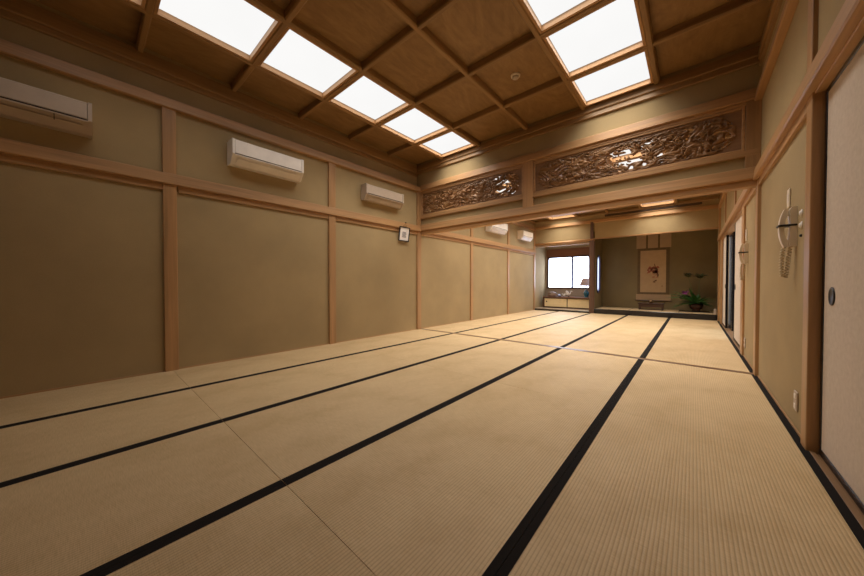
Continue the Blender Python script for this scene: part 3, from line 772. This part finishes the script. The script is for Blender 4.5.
for (px, pz, r) in ((-0.15, 0.72, 0.095), (-0.20, 0.62, 0.08), (0.02, 0.70, 0.04)):
    m = MB(); p = Vector((px, 10.28, pz-0.09))
    for k in range(18):
        a = random.uniform(0, 2*PI); e = random.uniform(-0.3, 1.2); blade(m, p, Vector((math.cos(a), math.sin(a), e)), r, r*0.35, 0.2, 4)
    m.tube([c0+Vector((px*0.2, 0, 0)), (c0+p)/2+Vector((0, 0, 0.03)), p], 0.004, 5)
    m.build('purple_flower', plain('purple_petals', srgb(140, 62, 112), 0.5), fa)
wd_ = tag(MB().box(XR-0.085, XR-0.038, 9.87, 9.95, DZ, DZ+0.12, 0.008).build('small_box', GREYP, None, (XR-0.08, 9.92, DZ)), 'small pale grey box on the dais beside the right post', 'box')

# ------------------------------------------------------------------ air conditioners on the left wall
def aircon(y0, y1, z0, z1, dep, style, label, mat):
    xw = XL+0.0005
    t = thing('air_conditioner', (xw, (y0+y1)/2, z0), label, 'air conditioner', 'wall air conditioners')
    xf = xw+dep; H = z1-z0
    zm = z0+H*0.36
    prof = [(xw, z0+0.01), (xw+dep*0.55, z0), (xf-0.02, zm-0.012), (xf-0.012, zm), (xf-0.012, z1-0.012), (xf-0.03, z1), (xw, z1)]
    e = 0.022
    MB().prism(prof, 'y', y0+e, y1-e).build('body', mat, t)
    p2 = [(xw, z0+0.006), (xw+dep*0.57, z0-0.004), (xf-0.012, zm-0.012), (xf, zm), (xf, z1-0.010), (xf-0.022, z1+0.003), (xw, z1+0.003)]
    MB().prism(p2, 'y', y0, y0+e).build('end_cap', mat, t); MB().prism(p2, 'y', y1-e, y1).build('end_cap', mat, t)
    fp = MB(); fp.box(xf-0.016, xf-0.003, y0+e+0.004, y1-e-0.004, zm+0.012, z1-0.014, 0.003)
    fp = fp.build('front_panel', mat, t)
    # air intake line and lip
    m = MB(); m.box(xf-0.013, xf-0.0095, y0+e+0.002, y1-e-0.002, zm+0.002, zm+0.012); m.build('dark_gap', SLOT, t)
    m = MB(); m.prism([(xf-0.016, zm-0.010), (xf+0.001, zm-0.012), (xf+0.003, zm-0.002), (xf-0.012, zm+0.003)], 'y', y0+e, y1-e); m.build('front_lip', mat, t)
    # louver on the sloping lower face
    a = Vector((xw+dep*0.60, 0, z0+0.012)); b_ = Vector((xf-0.030, 0, zm-0.035))
    n = Vector((b_.z-a.z, 0, -(b_.x-a.x))).normalized()*0.005
    m = MB(); m.prism([(a.x+n.x, a.z+n.z), (b_.x+n.x, b_.z+n.z), (b_.x-n.x, b_.z-n.z), (a.x-n.x, a.z-n.z)], 'y', y0+e+0.03, y1-e-0.03); m.build('louver', mat, t)
    if style == 'grille':
        m = MB()
        for k in range(7):
            z = zm+0.03+k*(z1-zm-0.06)/6; m.box(xf-0.004, xf-0.0015, y0+e+0.03, y1-e-0.03, z, z+0.006)
        m.build('intake_slats', GREYP, t)
    if style == 'flat':
        m = MB(); m.box(xf-0.004, xf+0.001, y1-0.20, y1-0.195, zm-0.06, zm+0.0); m.build('panel_seam', SLOT, t)
    return t
aircon(-0.79, 0.045, 2.125, 2.37, 0.20, 'flat', 'dim flat-fronted air conditioner at the left edge, nearest on the wall', GREYP)
aircon(1.05, 1.835, 2.195, 2.455, 0.20, 'plain', 'bright white air conditioner with plain front between the two near posts', WHITEP)
aircon(2.85, 3.64, 2.185, 2.43, 0.15, 'grille', 'small cream air conditioner with slatted front next to the carved transom', GREYP)
aircon(6.62, 7.44, 2.19, 2.47, 0.20, 'plain', 'white air conditioner beyond the opening, just under the lintel', WHITEP)
aircon(8.45, 9.15, 2.19, 2.45, 0.19, 'plain', 'farthest air conditioner, beside the window alcove', IVORY)

# ------------------------------------------------------------------ small framed notice
fr = thing('framed_notice', (XL+0.05, 3.74, 1.66), 'small black framed notice hanging from the left wall rail by a cord', 'picture frame')
fr.location = (XL+0.030, 3.745, 1.635)
def frp(m, name, mat, par=fr):
    me = bpy.data.meshes.new(name); m.bm.to_mesh(me); m.bm.free(); me.materials.append(mat)
    o_ = bpy.data.objects.new(name, me); col.objects.link(o_); o_.parent = par; return o_
hw, hh, t_ = 0.125, 0.255, 0.017
m = MB(); m.box(0, 0.018, -hw, -hw+t_, 0, hh, 0.002); m.box(0, 0.018, hw-t_, hw, 0, hh, 0.002); m.box(0, 0.018, -hw+t_, hw-t_, 0, t_, 0.002); m.box(0, 0.018, -hw+t_, hw-t_, hh-t_, hh, 0.002)
frp(m, 'frame', BLACK)
frp(MB().box(0.002, 0.009, -hw+t_-0.001, hw-t_+0.001, t_-0.001, hh-t_+0.001), 'white_mount', WHITEP)
m = MB()
for k in range(6): m.box(0.0092, 0.0098, -0.05+0.004*(k % 2), 0.05-0.008*(k % 3), 0.070+k*0.017, 0.080+k*0.017)
frp(m, 'grey_lines', plain('grey_ink', srgb(120, 116, 120), 0.7))
m = MB(); m.tube([(0.004, -0.045, hh-0.004), (0.012, 0, hh+0.075), (0.004, 0.045, hh-0.004)], 0.0028, 6); frp(m, 'cord', plain('olive_cord', srgb(120, 96, 40), 0.7))
m = MB(); m.tube([(-0.012, 0, hh+0.078), (0.02, 0, hh+0.078)], [0.004, 0.004], 8); m.lathe([(0.001, 0.019), (0.010, 0.02), (0.010, 0.024), (0.001, 0.026)], (0, 0, hh+0.078), 12, 'x'); frp(m, 'nail', BLACK)
fr.rotation_euler = (0, math.radians(9), 0)
fr.location.x = XL+0.022

# ------------------------------------------------------------------ phones on the right wall
def phone(y, label):
    t = thing('wall_phone', (XR, y, 1.22), label, 'phone', 'wall intercom phones')
    w0, w1_ = y-0.032, y+0.032
    MB().prism([(XR, 1.105), (XR-0.026, 1.105), (XR-0.032, 1.125), (XR-0.026, 1.235), (XR-0.032, 1.325), (XR-0.022, 1.345), (XR, 1.345)], 'y', w0, w1_).build('base', IVORY, t)
    hp = [(XR-0.046, 1.100), (XR-0.050, 1.340)]
    outer_, inner_ = [], []
    for k in range(13):
        u = k/12; z = 1.102+0.235*u; bul = math.sin(PI*u)
        outer_.append((XR-0.050-0.022*bul**0.8, z)); inner_.append((XR-0.034-0.016*(max(0, math.sin(PI*(u-0.2)/0.6))**0.35 if 0.2 < u < 0.8 else 0), z))
    MB().prism(outer_+inner_[::-1], 'y', y-0.020, y+0.020).build('handset', IVORY, t)
    MB().box(XR-0.077, XR, y-0.036, y+0.036, 1.228, 1.240, 0.002).build('strap', BLACK, t)
    pts = []
    for k in range(264):
        u = k/263; a = u*44*PI
        if u < 0.5: q = u/0.5; cx_, cz_ = XR-0.050-0.006*math.sin(PI*q), 1.10-0.185*q
        else: q = (u-0.5)/0.5; cx_, cz_ = XR-0.036+0.014*q, 0.915+0.19*q
        cy_ = y+0.012*math.sin(PI*u)
        pts.append((cx_+0.008*math.cos(a), cy_+0.008*math.sin(a), cz_))
    MB().tube(pts, 0.0036, 6).build('coiled_cord', plain('beige_cord', srgb(190, 168, 130), 0.5), t)
    return t
phone(2.86, 'cream wall intercom phone with dark strap, nearer one beside the big sliding door')
phone(4.99, 'cream wall intercom phone by the far doorway')
def switch(y, z0, z1, hw_, label, name='wall_switch', nb=1, cat='switch', grp=None):
    t = thing(name, (XR, y, (z0+z1)/2), label, cat, grp)
    MB().box(XR-0.009, XR-0.0005, y-hw_, y+hw_, z0, z1, 0.003).build('cover_plate', GREYP if cat == 'outlet' else IVORY, t)
    for k in range(nb):
        h = (z1-z0)/nb
        MB().box(XR-0.0115, XR-0.009, y-hw_*0.5, y+hw_*0.5, z0+h*(k+0.25), z0+h*(k+0.75), 0.002).build('rocker' if cat == 'switch' else 'socket', WHITEP, t)
    return t
switch(3.03, 1.375, 1.495, 0.028, 'white switch plate above the nearer wall phone')
switch(5.10, 1.375, 1.515, 0.035, 'white switch plate above the farther wall phone')
switch(2.76, 0.12, 0.235, 0.035, 'cream power outlet low on the right wall near the big sliding door', 'power_outlet', 2, 'outlet')
switch(5.08, 0.12, 0.235, 0.035, 'cream power outlet low on the wall by the far doorway', 'power_outlet', 2, 'outlet')
for z, t_ in ((1.285, 'upper'), (1.215, 'lower')):
    k = thing('dimmer_dial', (XR, 2.725, z), 'small round cream wall dial right of the near phone, %s one' % t_, 'switch', 'round wall dials')
    MB().lathe([(0.021, -0.0005), (0.021, -0.004), (0.014, -0.006), (0.012, -0.011), (0.004, -0.012)], (XR, 2.725, z), 18, 'x').build('dial', WHITEP, k)
k = tag(MB().lathe([(0.008, -0.0005), (0.008, -0.008), (0.003, -0.010)], (XR, 2.725, 1.155), 12, 'x').build('wall_hook', BLACK, None, (XR, 2.725, 1.155)), 'tiny black hook under the two round wall dials', 'hook')

# ------------------------------------------------------------------ carved openwork transoms
def carve_transom(x0, x1, z0, z1, round_l, round_r, seed, open_x, hole, label):
    yb = 4.215
    t = thing('carved_transom', ((x0+x1)/2, yb, z0), label, 'carved panel', 'carved openwork transoms')
    m = MB(); fw = 0.022
    m.box(x0, x0+fw, yb-0.015, yb+0.055, z0, z1, 0.003); m.box(x1-fw, x1, yb-0.015, yb+0.055, z0, z1, 0.003)
    m.box(x0+fw, x1-fw, yb-0.015, yb+0.055, z0, z0+fw, 0.003); m.box(x0+fw, x1-fw, yb-0.015, yb+0.055, z1-fw, z1, 0.003)
    m.build('frame', WX, t)
    # board with a round-ended opening
    a0, a1, c0_, c1 = x0+fw, x1-fw, z0+fw, z1-fw
    ix0 = a0+(0.05 if round_l else 0.012); ix1 = a1-(0.05 if round_r else 0.012)
    iz0, iz1 = c0_+0.030, c1-0.030
    rr = (iz1-iz0)/2*0.92; n = 10
    def corner(cx_, cz_, r, a_from):
        return [(cx_+r*math.cos(a_from+PI/2*k/n), cz_+r*math.sin(a_from+PI/2*k/n)) for k in range(n+1)]
    rL = rr if round_l else 0.02; rR = rr if round_r else 0.02
    pin = corner(ix1-rR, iz1-rR, rR, 0)+corner(ix0+rL, iz1-rL, rL, PI/2)+corner(ix0+rL, iz0+rL, rL, PI)+corner(ix1-rR, iz0+rR, rR, 1.5*PI)
    def edge(cx_, cz_, sx, sz, px, pz):
        # path along the outer corner
        out = []
        for k in range(n+1):
            u = k/n
            out.append((px(u), pz(u)))
        return out
    lerp = lambda a, b, u: a+(b-a)*u
    def oc(p, q, r):   # p -> corner q -> r
        out = []
        for k in range(n+1):
            u = k/n
            if u <= .5: out.append((lerp(p[0], q[0], u*2), lerp(p[1], q[1], u*2)))
            else: out.append((lerp(q[0], r[0], u*2-1), lerp(q[1], r[1], u*2-1)))
        return out
    pout = oc((a1, iz1-rR), (a1, c1), (ix1-rR, c1))+oc((ix0+rL, c1), (a0, c1), (a0, iz1-rL))+oc((a0, iz0+rL), (a0, c0_), (ix0+rL, c0_))+oc((ix1-rR, c0_), (a1, c0_), (a1, iz0+rR))
    m = MB(); ring_prism(m, pin, pout, 'y', yb+0.002, yb+0.034); m.build('board', CARVEB, t)
    def inside(x, z, mg=0.0):
        if not (ix0-mg < x < ix1+mg and iz0-mg < z < iz1+mg): return False
        for cx_, sx, r in ((ix0+rL, -1, rL), (ix1-rR, 1, rR)):
            if (x-cx_)*sx > 0:
                for cz_, sz in ((iz0+rL if sx < 0 else iz0+rR, -1), ((iz1-rL) if sx < 0 else (iz1-rR), 1)):
                    if (z-cz_)*sz > 0 and math.hypot(x-cx_, z-cz_) > r+mg: return False
        return True
    # openwork relief: undulating ground pierced by holes
    dx = 0.0075
    nx = int((ix1-ix0+0.03)/dx); nz = int((iz1-iz0+0.03)/dx)
    b = bmesh.new(); V = {}
    sd_ = Vector((seed*3.7, 0, seed))
    def hgt(x, z):
        p = Vector((x*5.5, 0, z*11))+sd_
        wv = Vector((noise.noise(p), 0, noise.noise(p+Vector((7, 3, 1)))))
        q = Vector((x*16, 0, z*26))+sd_+wv*2.2
        a = 1-abs(noise.noise(q))*2.2
        c = 1-abs(noise.noise(q*2.1+Vector((5, 5, 5))))*2.0
        return a, c
    for i in range(nx+1):
        for k in range(nz+1):
            x = ix0-0.015+i*dx; z = iz0-0.015+k*dx
            a, c = hgt(x, z)
            V[i, k] = (x, z, a, c)
    verts = {}
    def vert(i, k, back):
        key = (i, k, back)
        if key not in verts:
            x, z, a, c = V[i, k]
            y = yb+0.030 if back else yb+0.018-0.024*max(0, a)-0.010*max(0, c)
            verts[key] = b.verts.new((x, y, z))
        return verts[key]
    solid = {}
    for i in range(nx):
        for k in range(nz):
            x = ix0-0.015+(i+.5)*dx; z = iz0-0.015+(k+.5)*dx
            a = sum(V[i+p, k+q][2] for p in (0, 1) for q in (0, 1))/4
            ex, ez, erx, erz = hole
            inh = ((x-ex)/erx)**2+((z-ez)/erz)**2 < 1
            solid[i, k] = inside(x, z, 0.012) and (a > (0.72 if inh else 0.30 if open_x[0] < x < open_x[1] else 0.06))
    for (i, k), s_ in solid.items():
        if not s_: continue
        f_ = b.faces.new((vert(i, k, 0), vert(i+1, k, 0), vert(i+1, k+1, 0), vert(i, k+1, 0))); f_.smooth = True
        b.faces.new((vert(i, k, 1), vert(i, k+1, 1), vert(i+1, k+1, 1), vert(i+1, k, 1)))
        for (di, dk, p, q) in ((-1, 0, (0, 0), (0, 1)), (1, 0, (1, 1), (1, 0)), (0, -1, (1, 0), (0, 0)), (0, 1, (0, 1), (1, 1))):
            if not solid.get((i+di, k+dk), False):
                b.faces.new((vert(i+p[0], k+p[1], 0), vert(i+q[0], k+q[1], 0), vert(i+q[0], k+q[1], 1), vert(i+p[0], k+p[1], 1)))
    bmesh.ops.recalc_face_normals(b, faces=b.faces)
    MB().merge(b).build('openwork_relief', CARVE, t)
    rnd = random.Random(seed)
    # branches
    m = MB()
    for k in range(7):
        xa = lerp(ix0, ix1, (k+rnd.random()*0.6)/7); za = rnd.uniform(iz0+0.03, iz1-0.03); ang = rnd.uniform(-0.5, 0.5); pts = []
        for j in range(16):
            if inside(xa, za, -0.008): pts.append((xa, yb-0.010+0.01*math.sin(j), za))
            else: break
            xa += 0.024*math.cos(ang); za += 0.024*math.sin(ang); ang += rnd.uniform(-0.45, 0.45)
            if za > iz1-0.05: ang = -abs(ang)*0.6
            if za < iz0+0.05: ang = abs(ang)*0.6
        if len(pts) > 4: m.tube(pts, [0.010-0.0004*j for j in range(len(pts))], 6)
    m.build('carved_branches', CARVE, t)
    # cloud curls
    for k in range(26):
        xa = rnd.uniform(ix0+0.06, ix1-0.06); za = rnd.uniform(iz0+0.04, iz1-0.04); sg_ = rnd.choice((-1, 1)); r0_ = rnd.uniform(0.018, 0.036); a0_ = rnd.uniform(0, 6.28)
        pts = []
        for j in range(22):
            u = j/21; r = r0_*(1-0.85*u); a = a0_+sg_*u*9
            pts.append((xa+r*math.cos(a), yb-0.014-0.010*u, za+r*math.sin(a)))
        if all(inside(p[0], p[2], -0.004) and ((p[0]-hole[0])/hole[2])**2+((p[2]-hole[1])/hole[3])**2 > 0.9 for p in pts): MB().tube(pts, [0.0065-0.00015*j for j in range(22)], 6).build('carved_curl', CARVE, t)
    # leaves in fans
    m = MB()
    for k in range(46):
        xa = rnd.uniform(ix0+0.05, ix1-0.05); za = rnd.uniform(iz0+0.05, iz1-0.05); a0_ = rnd.uniform(0, 6.28)
        for j in range(5):
            a = a0_+j*0.42; L = rnd.uniform(0.028, 0.05)
            tip = (xa+L*math.cos(a), za+L*math.sin(a))
            if not inside(tip[0], tip[1], -0.004) or not inside(xa, za, -0.004): continue
            if ((tip[0]-hole[0])/hole[2])**2+((tip[1]-hole[1])/hole[3])**2 < 1.1: continue
            c_, s_ = math.cos(a), math.sin(a); wv = L*0.22
            bb = bmesh.new()
            P = [(xa, za, -0.012), (xa+L*.5*c_-wv*s_, za+L*.5*s_+wv*c_, -0.014), (tip[0], tip[1], -0.022), (xa+L*.5*c_+wv*s_, za+L*.5*s_-wv*c_, -0.014), (xa+L*.5*c_, za+L*.5*s_, -0.026)]
            vs = [bb.verts.new((p[0], yb+p[2], p[1])) for p in P]; vb = [bb.verts.new((p[0], yb+p[2]+0.010, p[1])) for p in P[:4]]
            for q in range(4):
                bb.faces.new((vs[q], vs[(q+1) % 4], vs[4])); bb.faces.new((vs[(q+1) % 4], vs[q], vb[q], vb[(q+1) % 4]))
            bb.faces.new(vb[::-1])
            bmesh.ops.recalc_face_normals(bb, faces=bb.faces); m.merge(bb)
    m.build('carved_leaves', CARVE, t)
    return t
carve_transom(XL+0.047, -1.888, 2.162, 2.597, False, True, 3, (-2.42, -1.95), (-2.13, 2.375, 0.085, 0.085), 'smaller carved openwork transom panel in the left corner, pierced at its right end')
carve_transom(-1.732, 0.368, 2.162, 2.597, True, True, 8, (-1.0, -0.42), (-0.64, 2.36, 0.22, 0.075), 'longer dark carved openwork transom panel with rounded ends, right of the strut')
